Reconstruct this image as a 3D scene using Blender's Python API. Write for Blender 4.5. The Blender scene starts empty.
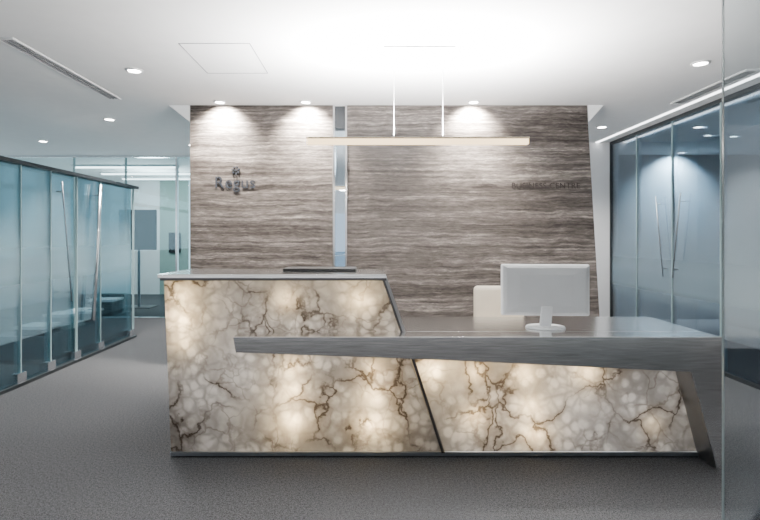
import bpy, bmesh, math, random
from mathutils import Vector, Matrix
random.seed(3)
scene=bpy.context.scene
COL=scene.collection
CH=2.73
# ---------------------------------------------------------------- materials
def nm(name):
    m=bpy.data.materials.new(name); m.use_nodes=True
    nt=m.node_tree; nt.nodes.clear()
    out=nt.nodes.new('ShaderNodeOutputMaterial')
    return m,nt,out
def N(nt,t,**kw):
    n=nt.nodes.new(t)
    for k,v in kw.items():
        if k in n.inputs: n.inputs[k].default_value=v
        else: setattr(n,k,v)
    return n
def c4(c): return (c[0],c[1],c[2],1)
def simple(name,col,rough=.5,metal=0,var=.04,scale=8,bump=0,aniso=None,spec=.5):
    m,nt,out=nm(name)
    p=N(nt,'ShaderNodeBsdfPrincipled'); p.inputs['Roughness'].default_value=rough; p.inputs['Metallic'].default_value=metal
    p.inputs['Specular IOR Level'].default_value=spec
    g=N(nt,'ShaderNodeNewGeometry'); mp=N(nt,'ShaderNodeMapping')
    mp.inputs['Scale'].default_value=aniso or (1,1,1)
    nt.links.new(g.outputs['Position'],mp.inputs[0])
    no=N(nt,'ShaderNodeTexNoise'); no.inputs['Scale'].default_value=scale; no.inputs['Detail'].default_value=6
    nt.links.new(mp.outputs[0],no.inputs['Vector'])
    r=N(nt,'ShaderNodeValToRGB')
    r.color_ramp.elements[0].position=.3; r.color_ramp.elements[1].position=.7
    r.color_ramp.elements[0].color=c4([max(0,x*(1-var*2)) for x in col]); r.color_ramp.elements[1].color=c4([min(1,x*(1+var)) for x in col])
    nt.links.new(no.outputs['Fac'],r.inputs[0]); nt.links.new(r.outputs[0],p.inputs['Base Color'])
    if bump:
        b=N(nt,'ShaderNodeBump'); b.inputs['Strength'].default_value=bump; b.inputs['Distance'].default_value=.005
        nt.links.new(no.outputs['Fac'],b.inputs['Height']); nt.links.new(b.outputs[0],p.inputs['Normal'])
    nt.links.new(p.outputs[0],out.inputs[0]); return m
def emis(name,col,s):
    m,nt,out=nm(name); e=N(nt,'ShaderNodeEmission'); e.inputs[0].default_value=c4(col); e.inputs[1].default_value=s
    nt.links.new(e.outputs[0],out.inputs[0]); return m
def glass(name,tint,refl=.08,frost=None,frostcol=(.8,.85,.88),rough=.02,fk=.8):
    """clear tinted sheet with an optional etched film band between heights frost=(z0,z1,z2,z3,amount)"""
    m,nt,out=nm(name)
    t=N(nt,'ShaderNodeBsdfTransparent'); t.inputs[0].default_value=c4(tint)
    gl=N(nt,'ShaderNodeBsdfGlossy'); gl.inputs['Roughness'].default_value=rough; gl.inputs[0].default_value=c4((.9,.95,1))
    fr=N(nt,'ShaderNodeFresnel'); fr.inputs[0].default_value=1.45
    ad=N(nt,'ShaderNodeMath',operation='MULTIPLY_ADD'); nt.links.new(fr.outputs[0],ad.inputs[0]); ad.inputs[1].default_value=fk; ad.inputs[2].default_value=refl-.03
    mx=N(nt,'ShaderNodeMixShader'); nt.links.new(ad.outputs[0],mx.inputs[0]); nt.links.new(t.outputs[0],mx.inputs[1]); nt.links.new(gl.outputs[0],mx.inputs[2])
    last=mx
    if frost:
        g=N(nt,'ShaderNodeNewGeometry'); s=N(nt,'ShaderNodeSeparateXYZ'); nt.links.new(g.outputs['Position'],s.inputs[0])
        r=N(nt,'ShaderNodeValToRGB'); mr=N(nt,'ShaderNodeMapRange'); mr.inputs['From Min'].default_value=0; mr.inputs['From Max'].default_value=CH
        nt.links.new(s.outputs['Z'],mr.inputs[0]); nt.links.new(mr.outputs[0],r.inputs[0])
        cr=r.color_ramp; z0,z1,z2,z3,am=frost
        cr.elements[0].position=z0/CH; cr.elements[0].color=(0,0,0,1)
        cr.elements[1].position=z3/CH; cr.elements[1].color=(0,0,0,1)
        for z in (z1,z2):
            e=cr.elements.new(z/CH); e.color=(am,am,am,1)
        d=N(nt,'ShaderNodeBsdfDiffuse'); d.inputs[0].default_value=c4(frostcol)
        tr=N(nt,'ShaderNodeBsdfTranslucent'); tr.inputs[0].default_value=c4(frostcol)
        m1=N(nt,'ShaderNodeMixShader'); m1.inputs[0].default_value=.5; nt.links.new(d.outputs[0],m1.inputs[1]); nt.links.new(tr.outputs[0],m1.inputs[2])
        m2=N(nt,'ShaderNodeMixShader'); nt.links.new(r.outputs[0],m2.inputs[0]); nt.links.new(mx.outputs[0],m2.inputs[1]); nt.links.new(m1.outputs[0],m2.inputs[2])
        last=m2
    nt.links.new(last.outputs[0],out.inputs[0]); return m

M_white=simple('white_paint',(.82,.82,.82),.9,var=.01)
M_ceil=simple('ceiling_paint',(.89,.88,.875),.95,var=.01)
M_steel=simple('brushed_steel',(.92,.92,.92),.19,1,var=.14,scale=14,aniso=(.4,4,10))
M_steel2=simple('polished_steel',(.80,.81,.83),.2,1)
M_steel3=simple('satin_steel',(.35,.38,.42),.35,1)
M_trim=simple('dark_steel_trim',(.10,.10,.105),.3,1)
M_trim2=simple('grey_steel_and_shade',(.34,.34,.34),.4,1)  # plain grey steel; on the inner leg plate it stands in for shade
M_dark=simple('dark_metal',(.05,.055,.06),.4,.6)
M_black=simple('black_plastic',(.008,.008,.009),.4)
M_wplast=simple('white_plastic',(.80,.81,.82),.35)
M_lgrey=simple('light_grey_plastic',(.60,.61,.62),.45,var=.01)
M_cream=simple('cream_leather',(.74,.66,.54),.55)
M_plinth=simple('plinth',(.03,.03,.032),.5,spec=.2)
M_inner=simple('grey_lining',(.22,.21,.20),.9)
M_teal=simple('grey_blue_laminate',(.06,.085,.10),.5)
M_green=simple('green_wall',(.30,.40,.36),.8)
M_tealwall=simple('grey_blue_wall',(.10,.13,.15),.8)
M_card=simple('cardboard',(.5,.52,.5),.8)
M_vent=simple('vent_grey',(.3,.3,.31),.6)
M_day=emis('daylight_pane',(.62,.80,.90),2.4)
M_dayb=emis('daylight_pane_blue',(.42,.64,.88),1.6)
M_lamp=emis('downlight_lens',(1,.98,.95),60)
M_bar=emis('pendant_diffuser',(1,.74,.42),4.2)
M_strip=emis('strip_lens',(.97,.98,1),7)
M_gl=glass('teal_glass',(.60,.77,.81),.09,frost=(.70,1.0,1.15,1.6,.34),frostcol=(.62,.76,.80),fk=.65)
M_gf=glass('far_glass',(.80,.93,.95),.07)
M_slot=glass('slot_glass',(.85,.93,.97),.42)
M_gr=glass('slate_glass',(.56,.65,.71),.12,frost=(.55,.75,.95,1.5,.38),frostcol=(.50,.61,.66),fk=.7)
M_gn=glass('near_glass',(.94,.965,.97),.05,frost=(.985,1.0,1.15,1.6,.22),frostcol=(.72,.80,.83))
M_edge=simple('glass_edge',(.33,.45,.46),.2)
M_edge2=simple('glass_edge_grey',(.16,.20,.21),.2)
def carpet():
    m,nt,out=nm('carpet')
    p=N(nt,'ShaderNodeBsdfPrincipled'); p.inputs['Roughness'].default_value=1; p.inputs['Specular IOR Level'].default_value=.03
    g=N(nt,'ShaderNodeNewGeometry')
    a=N(nt,'ShaderNodeTexNoise'); a.inputs['Scale'].default_value=200; a.inputs['Detail'].default_value=2
    b=N(nt,'ShaderNodeTexNoise'); b.inputs['Scale'].default_value=70; b.inputs['Detail'].default_value=5
    nt.links.new(g.outputs['Position'],a.inputs['Vector']); nt.links.new(g.outputs['Position'],b.inputs['Vector'])
    mx=N(nt,'ShaderNodeMath',operation='MULTIPLY_ADD'); nt.links.new(a.outputs['Fac'],mx.inputs[0]); mx.inputs[1].default_value=.7
    b2=N(nt,'ShaderNodeMath',operation='MULTIPLY'); nt.links.new(b.outputs['Fac'],b2.inputs[0]); b2.inputs[1].default_value=.3; nt.links.new(b2.outputs[0],mx.inputs[2])
    r=N(nt,'ShaderNodeValToRGB'); nt.links.new(mx.outputs[0],r.inputs[0])
    r.color_ramp.elements[0].position=.38; r.color_ramp.elements[0].color=(.026,.0265,.028,1)
    r.color_ramp.elements[1].position=.62; r.color_ramp.elements[1].color=(.120,.122,.127,1)
    nt.links.new(r.outputs[0],p.inputs['Base Color'])
    bu=N(nt,'ShaderNodeBump'); bu.inputs['Strength'].default_value=.4; bu.inputs['Distance'].default_value=.004
    nt.links.new(a.outputs['Fac'],bu.inputs['Height']); nt.links.new(bu.outputs[0],p.inputs['Normal'])
    nt.links.new(p.outputs[0],out.inputs[0]); return m
M_carpet=carpet()
def travertine():
    m,nt,out=nm('travertine')
    p=N(nt,'ShaderNodeBsdfPrincipled'); p.inputs['Roughness'].default_value=.5; p.inputs['Specular IOR Level'].default_value=.2
    g=N(nt,'ShaderNodeNewGeometry')
    wn=N(nt,'ShaderNodeTexNoise'); wn.inputs['Scale'].default_value=2.0; wn.inputs['Detail'].default_value=6; wn.inputs['Roughness'].default_value=.6
    nt.links.new(g.outputs['Position'],wn.inputs['Vector'])
    sc=N(nt,'ShaderNodeVectorMath',operation='MULTIPLY'); sc.inputs[1].default_value=(.25,0,.085); nt.links.new(wn.outputs['Color'],sc.inputs[0])
    ad=N(nt,'ShaderNodeVectorMath',operation='ADD'); nt.links.new(g.outputs['Position'],ad.inputs[0]); nt.links.new(sc.outputs[0],ad.inputs[1])
    def lay(s,det,rough=.6,off=0):
        mp=N(nt,'ShaderNodeMapping'); mp.inputs['Scale'].default_value=s; mp.inputs['Location'].default_value=(off,0,off*2); nt.links.new(ad.outputs[0],mp.inputs[0])
        n=N(nt,'ShaderNodeTexNoise'); n.inputs['Scale'].default_value=1; n.inputs['Detail'].default_value=det; n.inputs['Roughness'].default_value=rough
        nt.links.new(mp.outputs[0],n.inputs['Vector']); return n
    a=lay((.25,.3,7),6,.7); b=lay((.7,1,38),5,.7,4); c=lay((14,2,70),4,.7,8); d=lay((3.5,1,24),5,.65,15)
    def mad(x,k,y):
        q=N(nt,'ShaderNodeMath',operation='MULTIPLY_ADD'); nt.links.new(x,q.inputs[0]); q.inputs[1].default_value=k
        if y is None: q.inputs[2].default_value=0
        else: nt.links.new(y,q.inputs[2])
        return q.outputs[0]
    v=mad(c.outputs['Fac'],.20,None); v=mad(b.outputs['Fac'],.32,v); v=mad(a.outputs['Fac'],.30,v); v=mad(d.outputs['Fac'],.18,v)
    r=N(nt,'ShaderNodeValToRGB'); nt.links.new(v,r.inputs[0]); cr=r.color_ramp
    cr.elements[0].position=.41; cr.elements[0].color=(.020,.016,.014,1)
    cr.elements[1].position=.60; cr.elements[1].color=(.36,.315,.28,1)
    for pos,col in ((.45,(.042,.035,.031,1)),(.485,(.070,.060,.054,1)),(.52,(.105,.091,.083,1)),(.56,(.185,.162,.147,1))):
        e=cr.elements.new(pos); e.color=col
    nt.links.new(r.outputs[0],p.inputs['Base Color'])
    nt.links.new(p.outputs[0],out.inputs[0]); return m
M_trav=travertine()
def onyx():
    m,nt,out=nm('onyx')
    g=N(nt,'ShaderNodeNewGeometry')
    def warp(src,s,k,det=4,ro=.5):
        wn=N(nt,'ShaderNodeTexNoise'); wn.inputs['Scale'].default_value=s; wn.inputs['Detail'].default_value=det; wn.inputs['Roughness'].default_value=ro
        nt.links.new(src,wn.inputs['Vector'])
        sb=N(nt,'ShaderNodeVectorMath',operation='SUBTRACT'); nt.links.new(wn.outputs['Color'],sb.inputs[0]); sb.inputs[1].default_value=(.5,.5,.5)
        sc=N(nt,'ShaderNodeVectorMath',operation='SCALE'); sc.inputs['Scale'].default_value=k; nt.links.new(sb.outputs[0],sc.inputs[0])
        ad=N(nt,'ShaderNodeVectorMath',operation='ADD'); nt.links.new(src,ad.inputs[0]); nt.links.new(sc.outputs[0],ad.inputs[1]); return ad.outputs[0]
    def vor(src,s,lo,hi):
        v=N(nt,'ShaderNodeTexVoronoi'); v.feature='DISTANCE_TO_EDGE'; v.inputs['Scale'].default_value=s; nt.links.new(src,v.inputs['Vector'])
        mr=N(nt,'ShaderNodeMapRange'); mr.interpolation_type='SMOOTHSTEP'; mr.inputs['From Min'].default_value=lo; mr.inputs['From Max'].default_value=hi; mr.inputs['To Min'].default_value=1; mr.inputs['To Max'].default_value=0
        nt.links.new(v.outputs['Distance'],mr.inputs[0]); return mr.outputs[0]
    def mask(s,lo,hi,off):
        mp=N(nt,'ShaderNodeMapping'); mp.inputs['Location'].default_value=(off,off,off); nt.links.new(g.outputs['Position'],mp.inputs[0])
        n=N(nt,'ShaderNodeTexNoise'); n.inputs['Scale'].default_value=s; n.inputs['Detail'].default_value=5; nt.links.new(mp.outputs[0],n.inputs['Vector'])
        mr=N(nt,'ShaderNodeMapRange'); mr.inputs['From Min'].default_value=lo; mr.inputs['From Max'].default_value=hi
        nt.links.new(n.outputs['Fac'],mr.inputs[0]); return mr.outputs[0]
    def mul(a,b):
        q=N(nt,'ShaderNodeMath',operation='MULTIPLY'); nt.links.new(a,q.inputs[0])
        if isinstance(b,float): q.inputs[1].default_value=b
        else: nt.links.new(b,q.inputs[1])
        return q.outputs[0]
    w1=warp(g.outputs['Position'],3.2,.46,5,.55)
    veins=mul(vor(w1,2.8,.0,.038),mask(3.2,.36,.54,3))
    halo=mul(vor(w1,2.8,.0,.20),mask(3.2,.34,.58,3))
    fine=mul(vor(warp(g.outputs['Position'],5.5,.26,5,.5),5.5,.0,.055),mask(3,.43,.60,9))
    cell=mul(vor(warp(g.outputs['Position'],4,.14),7,.0,.13),mask(2.4,.38,.54,20))
    pebmask=mask(2.2,.38,.50,31)
    pv=N(nt,'ShaderNodeTexVoronoi'); pv.inputs['Scale'].default_value=13; nt.links.new(warp(g.outputs['Position'],7,.06),pv.inputs['Vector'])
    pm=N(nt,'ShaderNodeMapRange'); pm.inputs['From Min'].default_value=.28; pm.inputs['From Max'].default_value=.46; pm.inputs['To Min'].default_value=1; pm.inputs['To Max'].default_value=0
    nt.links.new(pv.outputs['Distance'],pm.inputs[0]); peb=mul(pm.outputs[0],pebmask)
    cell2=mul(vor(warp(g.outputs['Position'],7,.06),13,.0,.22),pebmask)
    cloud=mask(3.2,.36,.64,14)
    def mix(f,a,b):
        q=N(nt,'ShaderNodeMix',data_type='RGBA'); nt.links.new(f,q.inputs['Factor'])
        for s,i in ((a,6),(b,7)):
            if isinstance(s,tuple): q.inputs[i].default_value=c4(s)
            else: nt.links.new(s,q.inputs[i])
        return q.outputs[2]
    c=mix(cloud,(.25,.25,.253),(.52,.522,.53))
    c=mix(mul(cell,.36),c,(.15,.147,.145))
    c=mix(mul(cell2,.42),c,(.16,.158,.16))
    c=mix(mul(peb,.5),c,(.70,.70,.715))
    c=mix(mul(halo,.58),c,(.13,.112,.098))
    c=mix(mul(fine,.5),c,(.095,.078,.067))
    c=mix(mul(veins,.88),c,(.034,.026,.021))
    d=N(nt,'ShaderNodeBsdfPrincipled'); d.inputs['Roughness'].default_value=.2; nt.links.new(c,d.inputs['Base Color'])
    t=N(nt,'ShaderNodeBsdfTranslucent'); nt.links.new(c,t.inputs[0])
    mx=N(nt,'ShaderNodeMixShader'); mx.inputs[0].default_value=.5; nt.links.new(d.outputs[0],mx.inputs[1]); nt.links.new(t.outputs[0],mx.inputs[2])
    nt.links.new(mx.outputs[0],out.inputs[0]); return m
M_onyx=onyx()
# ---------------------------------------------------------------- builders
def finish(bm,name,mat,parent=None,kind=None,label=None,cat=None,group=None,bevel=0,smooth=False):
    me=bpy.data.meshes.new(name)
    bmesh.ops.recalc_face_normals(bm,faces=bm.faces)
    vs=[v.co for v in bm.verts]
    mn=Vector([min(v[i] for v in vs) for i in range(3)]); mxx=Vector([max(v[i] for v in vs) for i in range(3)])
    c=(mn+mxx)/2; 
    if parent is None: c.z=mn.z
    bmesh.ops.translate(bm,verts=bm.verts,vec=-c)
    bm.to_mesh(me); bm.free(); me.materials.append(mat)
    ob=bpy.data.objects.new(name,me); COL.objects.link(ob); ob.location=c
    if smooth:
        for p in me.polygons: p.use_smooth=True
    if parent is not None:
        ob.parent=parent; pl=Vector((0,0,0)); q=parent
        while q: pl+=q.location; q=q.parent
        ob.location=c-pl
    if kind: ob['kind']=kind
    if label: ob['label']=label
    if cat: ob['category']=cat
    if group: ob['group']=group
    if bevel:
        b=ob.modifiers.new('bevel','BEVEL'); b.width=bevel; b.segments=3; b.limit_method='ANGLE'
    return ob
def bx(bm,x0,x1,y0,y1,z0,z1):
    v=[bm.verts.new((x,y,z)) for z in (z0,z1) for x,y in ((x0,y0),(x1,y0),(x1,y1),(x0,y1))]
    for f in ((0,1,2,3),(4,5,6,7),(0,1,5,4),(1,2,6,5),(2,3,7,6),(3,0,4,7)): bm.faces.new([v[i] for i in f])
def box(name,x0,x1,y0,y1,z0,z1,mat,**k):
    bm=bmesh.new(); bx(bm,x0,x1,y0,y1,z0,z1); return finish(bm,name,mat,**k)
def boxes(name,L,mat,**k):
    bm=bmesh.new()
    for b in L: bx(bm,*b)
    return finish(bm,name,mat,**k)
def prism(bm,pts,y0,y1):
    a=[bm.verts.new((x,y0,z)) for x,z in pts]; b=[bm.verts.new((x,y1,z)) for x,z in pts]
    bm.faces.new(a); bm.faces.new(b[::-1]); n=len(pts)
    for i in range(n): bm.faces.new((a[i],a[(i+1)%n],b[(i+1)%n],b[i]))
def poly(name,pts,y0,y1,mat,**k):
    bm=bmesh.new(); prism(bm,pts,y0,y1); return finish(bm,name,mat,**k)
def sheet(name,pts,mat,**k):
    """thin translucent veneer sheet"""
    bm=bmesh.new(); bm.faces.new([bm.verts.new(p) for p in pts]); return finish(bm,name,mat,**k)
def tube(bm,p,q,r,r2=None,seg=16):
    p=Vector(p); q=Vector(q); d=q-p
    M=Matrix.Translation((p+q)/2)@d.to_track_quat('Z','Y').to_matrix().to_4x4()
    bmesh.ops.create_cone(bm,cap_ends=True,segments=seg,radius1=r,radius2=r if r2 is None else r2,depth=d.length,matrix=M)
def cyl(name,p,q,r,mat,r2=None,seg=24,**k):
    bm=bmesh.new(); tube(bm,p,q,r,r2,seg); return finish(bm,name,mat,**k)
def empty(name,loc,label,cat,group=None):
    e=bpy.data.objects.new(name,None); COL.objects.link(e); e.location=loc; e.empty_display_size=.1
    e['label']=label; e['category']=cat
    if group: e['group']=group
    return e
def light(name,typ,loc,energy,col=(1,1,1),parent=None,rot=(0,0,0),**k):
    l=bpy.data.lights.new(name,typ); l.energy=energy; l.color=col
    for a,b in k.items(): setattr(l,a,b)
    o=bpy.data.objects.new(name,l); COL.objects.link(o); o.location=loc; o.rotation_euler=rot
    if parent: o.parent=parent; o.location=Vector(loc)-parent.location
    return o
# ---------------------------------------------------------------- shell
S='structure'
box('floor',-7,7,-2.5,12.2,-.1,0,M_carpet,kind=S)
box('ceiling',-7,7,-2.5,12.2,CH,CH+.1,M_ceil,kind=S)
box('wall_back',-1.851,-.364,5.2,5.42,0,CH,M_trav,kind=S)
poly('wall_back.001',[(-.218,0),(2.44,0),(2.278,CH),(-.218,CH)],5.2,5.42,M_trav,kind=S)
poly('spill_wedge_1',[(-2.07,CH),(-1.855,CH),(-1.855,CH-.17)],5.2,5.42,M_white,kind=S)  # added white wedge, shaped to imitate washer light spilling past the stone
poly('spill_wedge_2',[(2.285,CH),(2.45,CH),(2.295,CH-.17)],5.2,5.42,M_white,kind=S)  # right-hand wedge, same spilled light built as a white shape
boxes('trim_3',[(-.364,-.345,5.19,5.40,0,CH),(-.237,-.218,5.19,5.40,0,CH)],M_steel2,kind=S)
box('trim_4',-.345,-.237,5.24,5.38,2.50,CH,M_dark,kind=S)
box('window_1',-.345,-.237,5.30,5.31,0,2.50,M_slot,kind=S)
box('wall_far',2.2,3.6,7.2,7.3,0,CH,M_white,kind=S)
box('wall_core',-1.75,-1.65,5.42,8.38,0,CH,M_white,kind=S)
box('wall_core_side',2.15,2.25,5.42,7.2,0,CH,M_white,kind=S)
box('wall_core_end',-1.64,2.14,8.25,8.35,0,CH,M_white,kind=S)
box('window_2',-1.6,2.1,8.2,8.22,.3,1.75,M_dayb,kind=S)
light('corridor_light','POINT',(0,6.8,2.4),35,(.92,.97,1),shadow_soft_size=.2)
for i,(a,b) in enumerate(((-6.9,-4.95),(-4.93,-4.08),(-4.06,-3.22),(-3.20,-1.78))):
    box('window_%d'%(3+i),a,b,8.40,8.412,.02,CH-.03,M_gf,kind=S)
boxes('trim_5',[(-6.9,-1.78,8.37,8.44,CH-.03,CH),(-6.9,-1.78,8.37,8.44,0,.02),(-3.225,-3.195,8.37,8.44,.02,CH-.03)],M_steel2,kind=S)
boxes('trim_6',[(-4.95,-4.93,8.385,8.425,.02,CH-.03),(-4.08,-4.06,8.385,8.425,.02,CH-.03)],M_edge,kind=S)
box('wall_meeting_room',-6.9,-5.0,12,12.1,0,CH,M_white,kind=S)
box('wall_meeting_room_end',-5.0,-4.3,12,12.1,0,CH,M_green,kind=S)
box('window_7',-4.3,-1.78,12,12.1,0,CH,M_day,kind=S)
box('wall_left',-7,-6.9,-2.5,12.1,0,.95,M_tealwall,kind=S)
box('window_8',-7,-6.95,-2.5,8.3,.95,CH,M_day,kind=S)
boxes('trim_7',[(-6.95,-6.86,y,y+.22,.95,CH) for y in (2.2,3.5,4.8,6.1,7.4)]+[(-6.95,-6.86,-2.5,8.3,2.3,2.4)],M_teal,kind=S)
box('wall_right',6.9,7,-2.5,12.1,0,CH,M_tealwall,kind=S)
box('wall_right_room',3.6,6.9,8.3,8.4,0,CH,M_tealwall,kind=S)
# ---------------------------------------------------------------- ceiling details
def ln(x0,x1,y0,y1): return (x0,x1,y0,y1,CH-.003,CH)
w=.006
boxes('trim_8',[ln(-1.345,-.836,3.54,3.54+w),ln(-1.345,-.836,4.18,4.18+w),ln(-1.345,-1.345+w,3.54,4.18),ln(-.836-w,-.836,3.54,4.18)],M_vent,kind=S)
def vent(x,y0,y1,lab):
    e=empty('air_vent',(x,(y0+y1)/2,CH-.012),lab,'air vent','linear ceiling air vents')
    boxes('frame',[(x-.06,x-.045,y0,y1,CH-.012,CH),(x+.045,x+.06,y0,y1,CH-.012,CH),(x-.06,x+.06,y0-.015,y0,CH-.012,CH),(x-.06,x+.06,y1,y1+.015,CH-.012,CH)],M_white,parent=e)
    boxes('slot_blades',[(x-.045+.03*i,x-.035+.03*i,y0,y1,CH-.010,CH-.001) for i in range(4)],M_vent,parent=e)
    box('slot',x-.045,x+.045,y0,y1,CH-.003,CH,M_vent,parent=e)
vent(-2.5,3.45,4.93,'long grey linear slot diffuser set in ceiling')
vent(3.15,4.1,5.1,'short grey linear slot diffuser set in ceiling')
def down(x,y,en,lab='round recessed downlight with white trim ring',tilt=0,grp='recessed ceiling downlights',ang=115,r=.05,col=(1,.97,.94)):
    e=empty('downlight',(x,y,CH-.012),lab,'ceiling light',grp)
    bm=bmesh.new(); seg=32
    prof=[(r*1.35,0),(r*1.35,-.006),(r*1.05,-.012),(r,-.008),(r,0)]
    rings=[[bm.verts.new((x+R*math.cos(2*math.pi*i/seg),y+R*math.sin(2*math.pi*i/seg),CH+z)) for i in range(seg)] for R,z in prof]
    for a in range(len(rings)):
        A=rings[a]; B=rings[(a+1)%len(rings)]
        for i in range(seg): bm.faces.new((A[i],A[(i+1)%seg],B[(i+1)%seg],B[i]))
    finish(bm,'trim_ring',M_white,parent=e,smooth=True)
    cyl('lens',(x,y,CH-.005),(x,y,CH-.001),r,M_lamp,parent=e)
    if en: light('lamp_light','SPOT',(x,y,CH-.02),en,col,e,(tilt,0,0),spot_size=math.radians(ang),spot_blend=.8,shadow_soft_size=.04)
for x,y,en in ((-1.92,4.11,210),(-3.0,5.8,340),(-4.62,7.11,240),(-5.3,5.6,90),(2.62,3.94,210),(4.55,6.7,40),(4.95,6.76,0),(-1.9,1.6,110),(1.9,1.6,110),(0,.6,100),(4.9,4.6,40),(-4.6,3.8,90),(2.9,6.2,200),(-2.6,7.4,400)):
    down(x,y,en)
for x in (-1.5,-.63,1.07):
    down(x,5.06,800,'round recessed wall washer above stone wall',math.radians(38),'wall washers above the stone wall',120,.045,(1,.93,.84))
box('trim_9',3.28,3.32,3.6,7.2,CH-.008,CH,M_strip,kind=S)
for i,y in enumerate((9.5,10.5,11.4)):
    e=empty('strip_light',(-4.6,y,CH-.05),'slim white linear ceiling light','ceiling light','meeting room strip lights')
    box('housing',-5.6,-3.6,y-.06,y+.06,CH-.03,CH,M_white,parent=e); box('lens',-5.58,-3.62,y-.05,y+.05,CH-.05,CH-.03,M_strip,parent=e)
light('room_light','POINT',(-4.4,10.2,2.2),130,(.95,.98,1),shadow_soft_size=.3)
# ---------------------------------------------------------------- left low glass partition
PX=-3.18; PT=2.02
ys=[3.0,3.75,4.15,4.57,5.0,5.45,5.93,6.77]
for i in range(len(ys)-1):
    d=.03 if i in (4,6) else 0
    box('window_%d'%(20+i),PX-.006-d,PX+.006-d,ys[i]+.006,ys[i+1]-.006,.03,PT,M_gl,kind=S)
box('spill_wedge_10',PX-.06,PX+.04,3.0,6.85,PT,PT+.035,M_dark,kind=S)
box('spill_wedge_11',PX-.05,PX+.03,3.0,6.8,0,.03,M_dark,kind=S)
boxes('spill_wedge_12',[(PX-.012,PX+.012,y-.006,y+.006,.03,PT) for y in ys[1:]],M_edge,kind=S)
boxes('spill_wedge_13',[(PX-.02,PX+.02,y-.06,y+.06,.03,.12) for y in (4.15,4.57,5.0,5.45,5.93,6.7)],M_steel2,kind=S)
def handle(yt,zt,yb,zb,r,m):
    e=empty('door_handle',(PX+.07,(yt+yb)/2,zb),'long slanted stainless steel tube handle on glass door','door handle','glass door pull handles')
    cyl('bar',(PX+.07,yt,zt),(PX+.07,yb,zb),r,m,parent=e,smooth=True)
    for t in (.08,.92):
        y=yt+(yb-yt)*t; z=zt+(zb-zt)*t
        cyl('standoff',(PX+.006,y,z),(PX+.07,y,z),.009,M_steel2,parent=e)
handle(5.08,1.92,5.25,.69,.007,M_steel3); handle(5.82,1.97,5.66,.42,.021,M_steel2)
def cabinet(x0,x1,y0,y1,h,lab,n=2):
    e=empty('cabinet',((x0+x1)/2,(y0+y1)/2,0),lab,'cabinet')
    box('body',x0,x1,y0,y1,.05,h,M_teal,parent=e,bevel=.004); box('base',x0+.03,x1-.03,y0+.03,y1-.03,0,.05,M_dark,parent=e)
    wd=(y1-y0)/n
    for i in range(n):
        d=box('door',x1,x1+.018,y0+wd*i+.005,y0+wd*(i+1)-.005,.07,h-.02,M_teal,parent=e)
        box('handle',x1+.018,x1+.03,y0+wd*i+.05,y0+wd*i+.07,h*.5,h*.75,M_steel2,parent=d)
cabinet(-4.0,-3.4,5.3,7.2,.30,'low dark grey-blue storage cabinet behind glass',4)
for x,y,s,h,mt in ((-3.62,5.5,.3,.10,M_black),(-3.58,5.9,.3,.17,M_card),(-3.62,6.35,.34,.14,M_black),(-3.58,6.85,.3,.22,M_black)):
    e=empty('storage_box',(x,y,.30),'small lidded grey storage box on cabinet' if mt is M_card else 'small black box with white lid on cabinet','box','boxes on low cabinet')
    box('body',x-s/2,x+s/2,y-s/2,y+s/2,.30,.30+h-.03,mt,parent=e); box('lid',x-s/2-.006,x+s/2+.006,y-s/2-.006,y+s/2+.006,.30+h-.03,.30+h,M_wplast,parent=e)
e=empty('television',(-4.45,9.7,0),'large dark flat screen on slim floor stand','television')
box('casing',-4.82,-4.10,9.68,9.72,1.12,1.9,M_black,parent=e,bevel=.006); box('screen',-4.80,-4.12,9.674,9.68,1.14,1.88,M_dark,parent=e)
cyl('stand',(-4.46,9.74,.02),(-4.46,9.74,1.5),.025,M_steel3,parent=e); box('base',-4.75,-4.17,9.55,9.95,0,.02,M_dark,parent=e)
e=empty('television',(-4.57,11.97,1.0),'small black flat screen mounted on green wall','television')
box('casing',-4.76,-4.48,11.93,11.96,1.0,1.48,M_black,parent=e,bevel=.006); box('screen',-4.74,-4.50,11.924,11.93,1.02,1.46,M_black,parent=e); box('bracket',-4.66,-4.58,11.96,11.999,1.2,1.3,M_dark,parent=e)
# ---------------------------------------------------------------- right glazed partition
RX=3.5
ry=[2.4,3.3,4.2,4.95,5.74,6.5,7.18]
for i in range(len(ry)-1):
    box('window_%d'%(40+i),RX-.006,RX+.006,ry[i]+.008,ry[i+1]-.008,.04,CH-.04,M_gr,kind=S)
boxes('spill_wedge_14',[(RX-.02,RX+.02,2.4,7.2,CH-.04,CH),(RX-.02,RX+.02,2.4,7.2,0,.04),(RX-.02,RX+.02,7.17,7.2,.04,CH-.04)],M_dark,kind=S)
boxes('spill_wedge_15',[(RX-.012,RX+.012,y-.008,y+.008,.04,CH-.04) for y in ry[1:-1]],M_edge,kind=S)
cabinet(5.6,6.0,5.0,8.0,.75,'low grey-blue sideboard behind glass',4)
down(5.05,8.05,3600,'round recessed wall washer behind glass partition',math.radians(32),'recessed ceiling downlights',125)
light('room_light','POINT',(5.0,5.6,2.3),30,(.85,.94,1),shadow_soft_size=.3)
for yt,yb in ((5.98,5.83),(5.50,5.65)):
    e=empty('door_handle',(RX-.06,(yt+yb)/2,.9),'slim slanted steel tube handle on slate glass door','door handle','glass door pull handles')
    cyl('bar',(RX-.06,yt,1.85),(RX-.06,yb,.9),.006,M_trim2,parent=e,smooth=True)
    for t in (.1,.9): cyl('standoff',(RX-.06,yt+(yb-yt)*t,1.85-.95*t),(RX-.006,yt+(yb-yt)*t,1.85-.95*t),.006,M_trim2,parent=e)
box('window_51',1.283,2.6,1.80,1.810,.02,CH-.02,M_gn,kind=S)
box('spill_wedge_17',1.2805,1.283,1.80,1.810,.02,CH-.02,M_edge2,kind=S)
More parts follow.
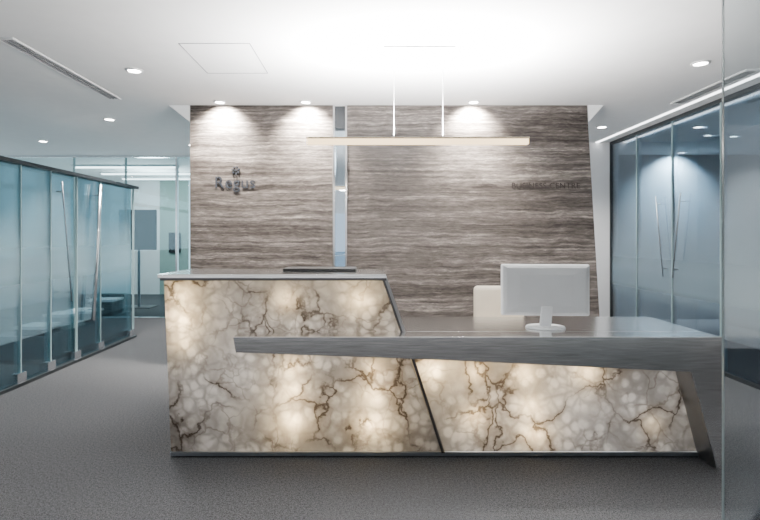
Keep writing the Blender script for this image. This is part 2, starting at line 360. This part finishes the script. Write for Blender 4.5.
boxes('spill_wedge_18',[(1.283,2.6,1.79,1.822,0,.02),(1.283,2.6,1.79,1.822,CH-.02,CH)],M_steel2,kind=S)
# ---------------------------------------------------------------- reception desk
D=empty('reception_desk',(.4,3.3,0),'reception desk of backlit veined onyx and brushed steel','reception desk')
FY=3.08
sheet('stone_panel',[(-1.257,FY,1.104),(.088,FY,1.104),(.452,FY,.035),(-1.214,FY,.035)],M_onyx,parent=D,label='backlit onyx panel with brown veins')
sheet('stone_panel',[(.268,FY,.62),(1.985,FY,.60),(2.025,FY,.035),(.466,FY,.035)],M_onyx,parent=D,label='backlit onyx panel with brown veins')
sheet('side_panel',[(-1.257,FY,1.104),(-1.257,3.6,1.104),(-1.214,3.6,.035),(-1.214,FY,.035)],M_onyx,parent=D)
poly('end_panel',[(.088,1.104),(.118,1.104),(.232,.774),(.202,.774)],FY-.012,3.6,M_trim2,parent=D,bevel=.002)
poly('end_trim',[(.084,1.104),(.098,1.104),(.212,.774),(.198,.774)],FY-.018,FY-.0125,M_trim,parent=D,label='dark steel edge trim')
box('top_trim',-1.27,.112,FY-.028,FY-.001,1.090,1.1035,M_trim,parent=D,label='dark steel edge trim')
poly('divider_strip',[(.250,.66),(.269,.66),(.472,.03),(.452,.03)],FY-.014,FY+.03,M_trim,parent=D,label='dark steel divider strip')
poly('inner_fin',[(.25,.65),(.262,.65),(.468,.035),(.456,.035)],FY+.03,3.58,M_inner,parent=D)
poly('counter_top',[(-1.285,1.104),(-1.285,1.128),(.108,1.128),(.118,1.104)],FY-.03,3.62,M_steel,parent=D,bevel=.002,label='brushed steel upper counter')
poly('worktop',[(-.786,.774),(2.06,.774),(2.06,0),(2.035,0),(1.885,.57),(.42,.64),(-.77,.683)],2.91,FY-.001,M_steel,parent=D,bevel=.002,label='folded brushed steel worktop and leg')
poly('leg_shade_plate',[(1.883,.565),(1.8865,.565),(2.0365,.002),(2.033,.002)],2.918,FY-.002,M_trim2,parent=D,label='thin added plate toned as shade inside leg')  # added dark plate; its colour paints the shade of the leg recess
poly('worktop_body',[(.235,.774),(2.06,.774),(2.06,0),(2.035,0),(1.99,.60),(.30,.62)],FY,3.66,M_steel,parent=D,bevel=.002)
box('inner_worktop',-1.2,.234,3.60,4.05,.74,.765,M_lgrey,parent=D)
box('inner_leg',-1.2,-1.17,3.62,4.03,0,.74,M_lgrey,parent=D)
box('inner_leg',.2,.23,3.68,4.03,0,.74,M_lgrey,parent=D)
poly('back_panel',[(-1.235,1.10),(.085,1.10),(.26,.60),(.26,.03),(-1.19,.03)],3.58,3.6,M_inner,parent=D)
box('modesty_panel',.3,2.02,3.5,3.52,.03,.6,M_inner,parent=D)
box('plinth',-1.195,2.02,3.1,3.58,0,.034,M_plinth,parent=D)
box('base_strip',-1.214,2.03,FY-.012,FY+.02,.012,.034,M_steel3,parent=D)
warm=(1,.70,.33)
for x,z,en in ((-1.14,1.0,.8),(-1.14,.86,1.2),(-1.14,.72,.5),(-.47,.55,.8),(-.47,.40,1.0),(-.47,.22,1.5),(.04,.55,.8),(.03,.38,1.0),(.02,.2,1.4),(-.5,.97,.5),(-.05,.97,1.0),(.40,.54,1.4),(.66,.53,.9),(.66,.26,.8),(.96,.52,1.2),(1.0,.32,.9),(1.02,.15,.9),(1.35,.53,.8),(1.75,.2,.15)):
    light('panel_light','POINT',(x,3.14,z),en*4.0,warm,D,shadow_soft_size=.02)
for x,z,en in ((-.5,.6,6),(1.2,.3,6)):
    light('panel_light','AREA',(x,3.45,z),en,(1,.98,.96),D,(math.radians(-90),0,0),shape='RECTANGLE',size=1.3,size_y=.4)
e=empty('laptop',(-.32,3.4,1.128),'closed thin black laptop lying on steel counter','laptop')
box('base',-.56,-.08,3.28,3.50,1.128,1.140,M_black,parent=e,bevel=.003)
box('lid',-.56,-.08,3.28,3.50,1.141,1.150,M_black,parent=e,bevel=.003)
# ---------------------------------------------------------------- monitors
def monitor(x,y,zb,wd,z0,z1,mat,mat2,lab,rot=0):
    e=empty('computer_monitor',(x,y,zb),lab,'computer monitor')
    h=(z1-z0)
    box('casing',x-wd/2,x+wd/2,y,y+.025,z0,z1,mat,parent=e,bevel=.01)
    bm=bmesh.new()
    levels=((.487,.015,0),(.483,.02,-.010),(.44,.07,-.022),(.30,.2,-.030))
    R=[[bm.verts.new(v) for v in ((x-wd*f,y+d,z0+h*g),(x+wd*f,y+d,z0+h*g),(x+wd*f,y+d,z1-h*g),(x-wd*f,y+d,z1-h*g))] for f,g,d in levels]
    bm.faces.new(R[0]); bm.faces.new(R[-1])
    for a,b in zip(R,R[1:]):
        for i in range(4): bm.faces.new((a[i],a[(i+1)%4],b[(i+1)%4],b[i]))
    finish(bm,'back_shell',mat2,parent=e,smooth=False)
    box('screen',x-wd/2+.02,x+wd/2-.02,y+.025,y+.028,z0+.02,z1-.02,M_black,parent=e)
    bm=bmesh.new()
    pts=[(y-.012,zb+.012),(y+.02,zb+.012),(y-.03,z0+h*.2),(y-.045,z0+h*.2)]
    v1=[bm.verts.new((x-.035,p[0],p[1])) for p in pts]; v2=[bm.verts.new((x+.035,p[0],p[1])) for p in pts]
    bm.faces.new(v1); bm.faces.new(v2[::-1])
    for i in range(4): bm.faces.new((v1[i],v1[(i+1)%4],v2[(i+1)%4],v2[i]))
    finish(bm,'neck',mat,parent=e,bevel=.006)
    bm=bmesh.new(); bmesh.ops.create_cone(bm,cap_ends=True,segments=48,radius1=.5,radius2=.47,depth=1)
    for v in bm.verts: v.co=Vector((x+v.co.x*.25,y+v.co.y*.19,zb+.008+v.co.z*.014))
    finish(bm,'base',mat,parent=e,bevel=.003)
    e.rotation_euler=(0,0,rot); return e
monitor(1.135,3.20,.774,.555,.852,1.182,M_wplast,M_lgrey,'white computer monitor with oval stand on steel worktop',math.radians(-4))
# ---------------------------------------------------------------- chair
def chair(x,y):
    e=empty('office_chair',(x,y,0),'cream upholstered swivel chair behind desk','chair')
    box('seat',x-.25,x+.25,y-.25,y+.23,.44,.53,M_cream,parent=e,bevel=.03)
    box('backrest',x-.22,x+.22,y+.22,y+.29,.53,.935,M_cream,parent=e,bevel=.034)
    cyl('gas_column',(x,y,.1),(x,y,.44),.03,M_steel2,parent=e)
    for k in range(5):
        a=math.radians(90+72*k); c,s=math.cos(a),math.sin(a)
        cyl('leg',(x,y,.12),(x+.28*c,y+.28*s,.075),.022,M_steel2,r2=.014,parent=e)
        bm=bmesh.new(); tube(bm,(x+.28*c-.02*s,y+.28*s+.02*c,.03),(x+.28*c+.02*s,y+.28*s-.02*c,.03),.03); tube(bm,(x+.28*c,y+.28*s,.03),(x+.28*c,y+.28*s,.08),.008)
        finish(bm,'caster',M_black,parent=e)
    for sx in (-1,1):
        boxes('armrest',[(x+sx*.27-.02,x+sx*.27+.02,y-.15,y+.2,.60,.63),(x+sx*.27-.012,x+sx*.27+.012,y-.02,y+.04,.46,.60)],M_cream,parent=e,bevel=.006)
chair(1.14,4.1)
# ---------------------------------------------------------------- pendant
bx0,bx1,by,bz=-.44,1.155,3.61,2.05
P=empty('pendant_lamp',(.36,by,bz-.025),'long slim linear pendant light hung on two cables','pendant light')
box('diffuser',bx0,bx1,by-.025,by+.025,bz-.024,bz+.014,M_bar,parent=P,bevel=.004)
M_ch=simple('champagne_metal',(.45,.38,.28),.4,.3)
box('housing',bx0-.004,bx1+.004,by-.028,by+.028,bz+.014,bz+.026,M_ch,parent=P,bevel=.002)
for x in (.188,.541):
    cyl('cable',(x,by,bz+.026),(x,by,CH-.012),.0025,M_wplast,seg=8,parent=P)
box('canopy',.11,.63,by-.025,by+.025,CH-.012,CH,M_white,parent=P,bevel=.003)
light('lamp_light','AREA',((bx0+bx1)/2,by,bz+.045),340,(1,.99,.98),P,(math.pi,0,0),shape='RECTANGLE',size=1.5,size_y=.04)
light('lamp_light','AREA',((bx0+bx1)/2,by,bz-.035),45,(1,.97,.92),P,(0,0,0),shape='RECTANGLE',size=1.5,size_y=.04)
# ---------------------------------------------------------------- lettering
def text(name,s,x,z,size,mat,label,ext=.006,extra=None):
    cu=bpy.data.curves.new(name,'FONT'); cu.body=s; cu.size=size; cu.extrude=ext; cu.align_x='LEFT'; cu.space_character=1.04
    t=bpy.data.objects.new('tmp',cu); COL.objects.link(t)
    bpy.context.view_layer.update()
    me=bpy.data.meshes.new_from_object(t.evaluated_get(bpy.context.evaluated_depsgraph_get()))
    bpy.data.objects.remove(t)
    bm=bmesh.new(); bm.from_mesh(me)
    for v in bm.verts: v.co=Vector((x+v.co.x,5.2-ext-v.co.z,z+v.co.y))
    if extra: extra(bm)
    return finish(bm,name,mat,label=label,cat='sign')
def emblem(bm):
    for k in range(7):
        a=2*math.pi*k/7+.3; bx_=-1.375+.034*math.cos(a); bz_=2.055+.034*math.sin(a)
        tube(bm,(bx_,5.188,bz_),(bx_,5.2,bz_),.010,seg=10)
    tube(bm,(-1.375,5.188,2.055),(-1.375,5.2,2.055),.011,seg=10)
text('wall_sign','Regus',-1.60,1.87,.175,simple('sign_grey',(.032,.036,.044),.7,0,var=0,spec=.05),'dark grey metal company name lettering with dotted emblem on stone wall',extra=emblem,ext=.003)
text('wall_sign','BUSINESS CENTRE',1.49,1.865,.085,simple('sign_bronze',(.036,.030,.028),.7,0,var=0,spec=.05),'small dark capital lettering fixed to stone wall',.002)
# ---------------------------------------------------------------- world + camera
wd=bpy.data.worlds.new('world'); scene.world=wd; wd.use_nodes=True
bg=wd.node_tree.nodes['Background']; bg.inputs[0].default_value=(.98,.985,1,1); bg.inputs[1].default_value=.95
cam=bpy.data.cameras.new('camera'); co=bpy.data.objects.new('camera',cam); COL.objects.link(co)
cam.sensor_width=36; cam.lens=36*500/760; cam.shift_x=12/760; cam.shift_y=-22/760; cam.clip_start=.05
co.location=(0,0,1.35); co.rotation_euler=(math.radians(90),0,0); scene.camera=co
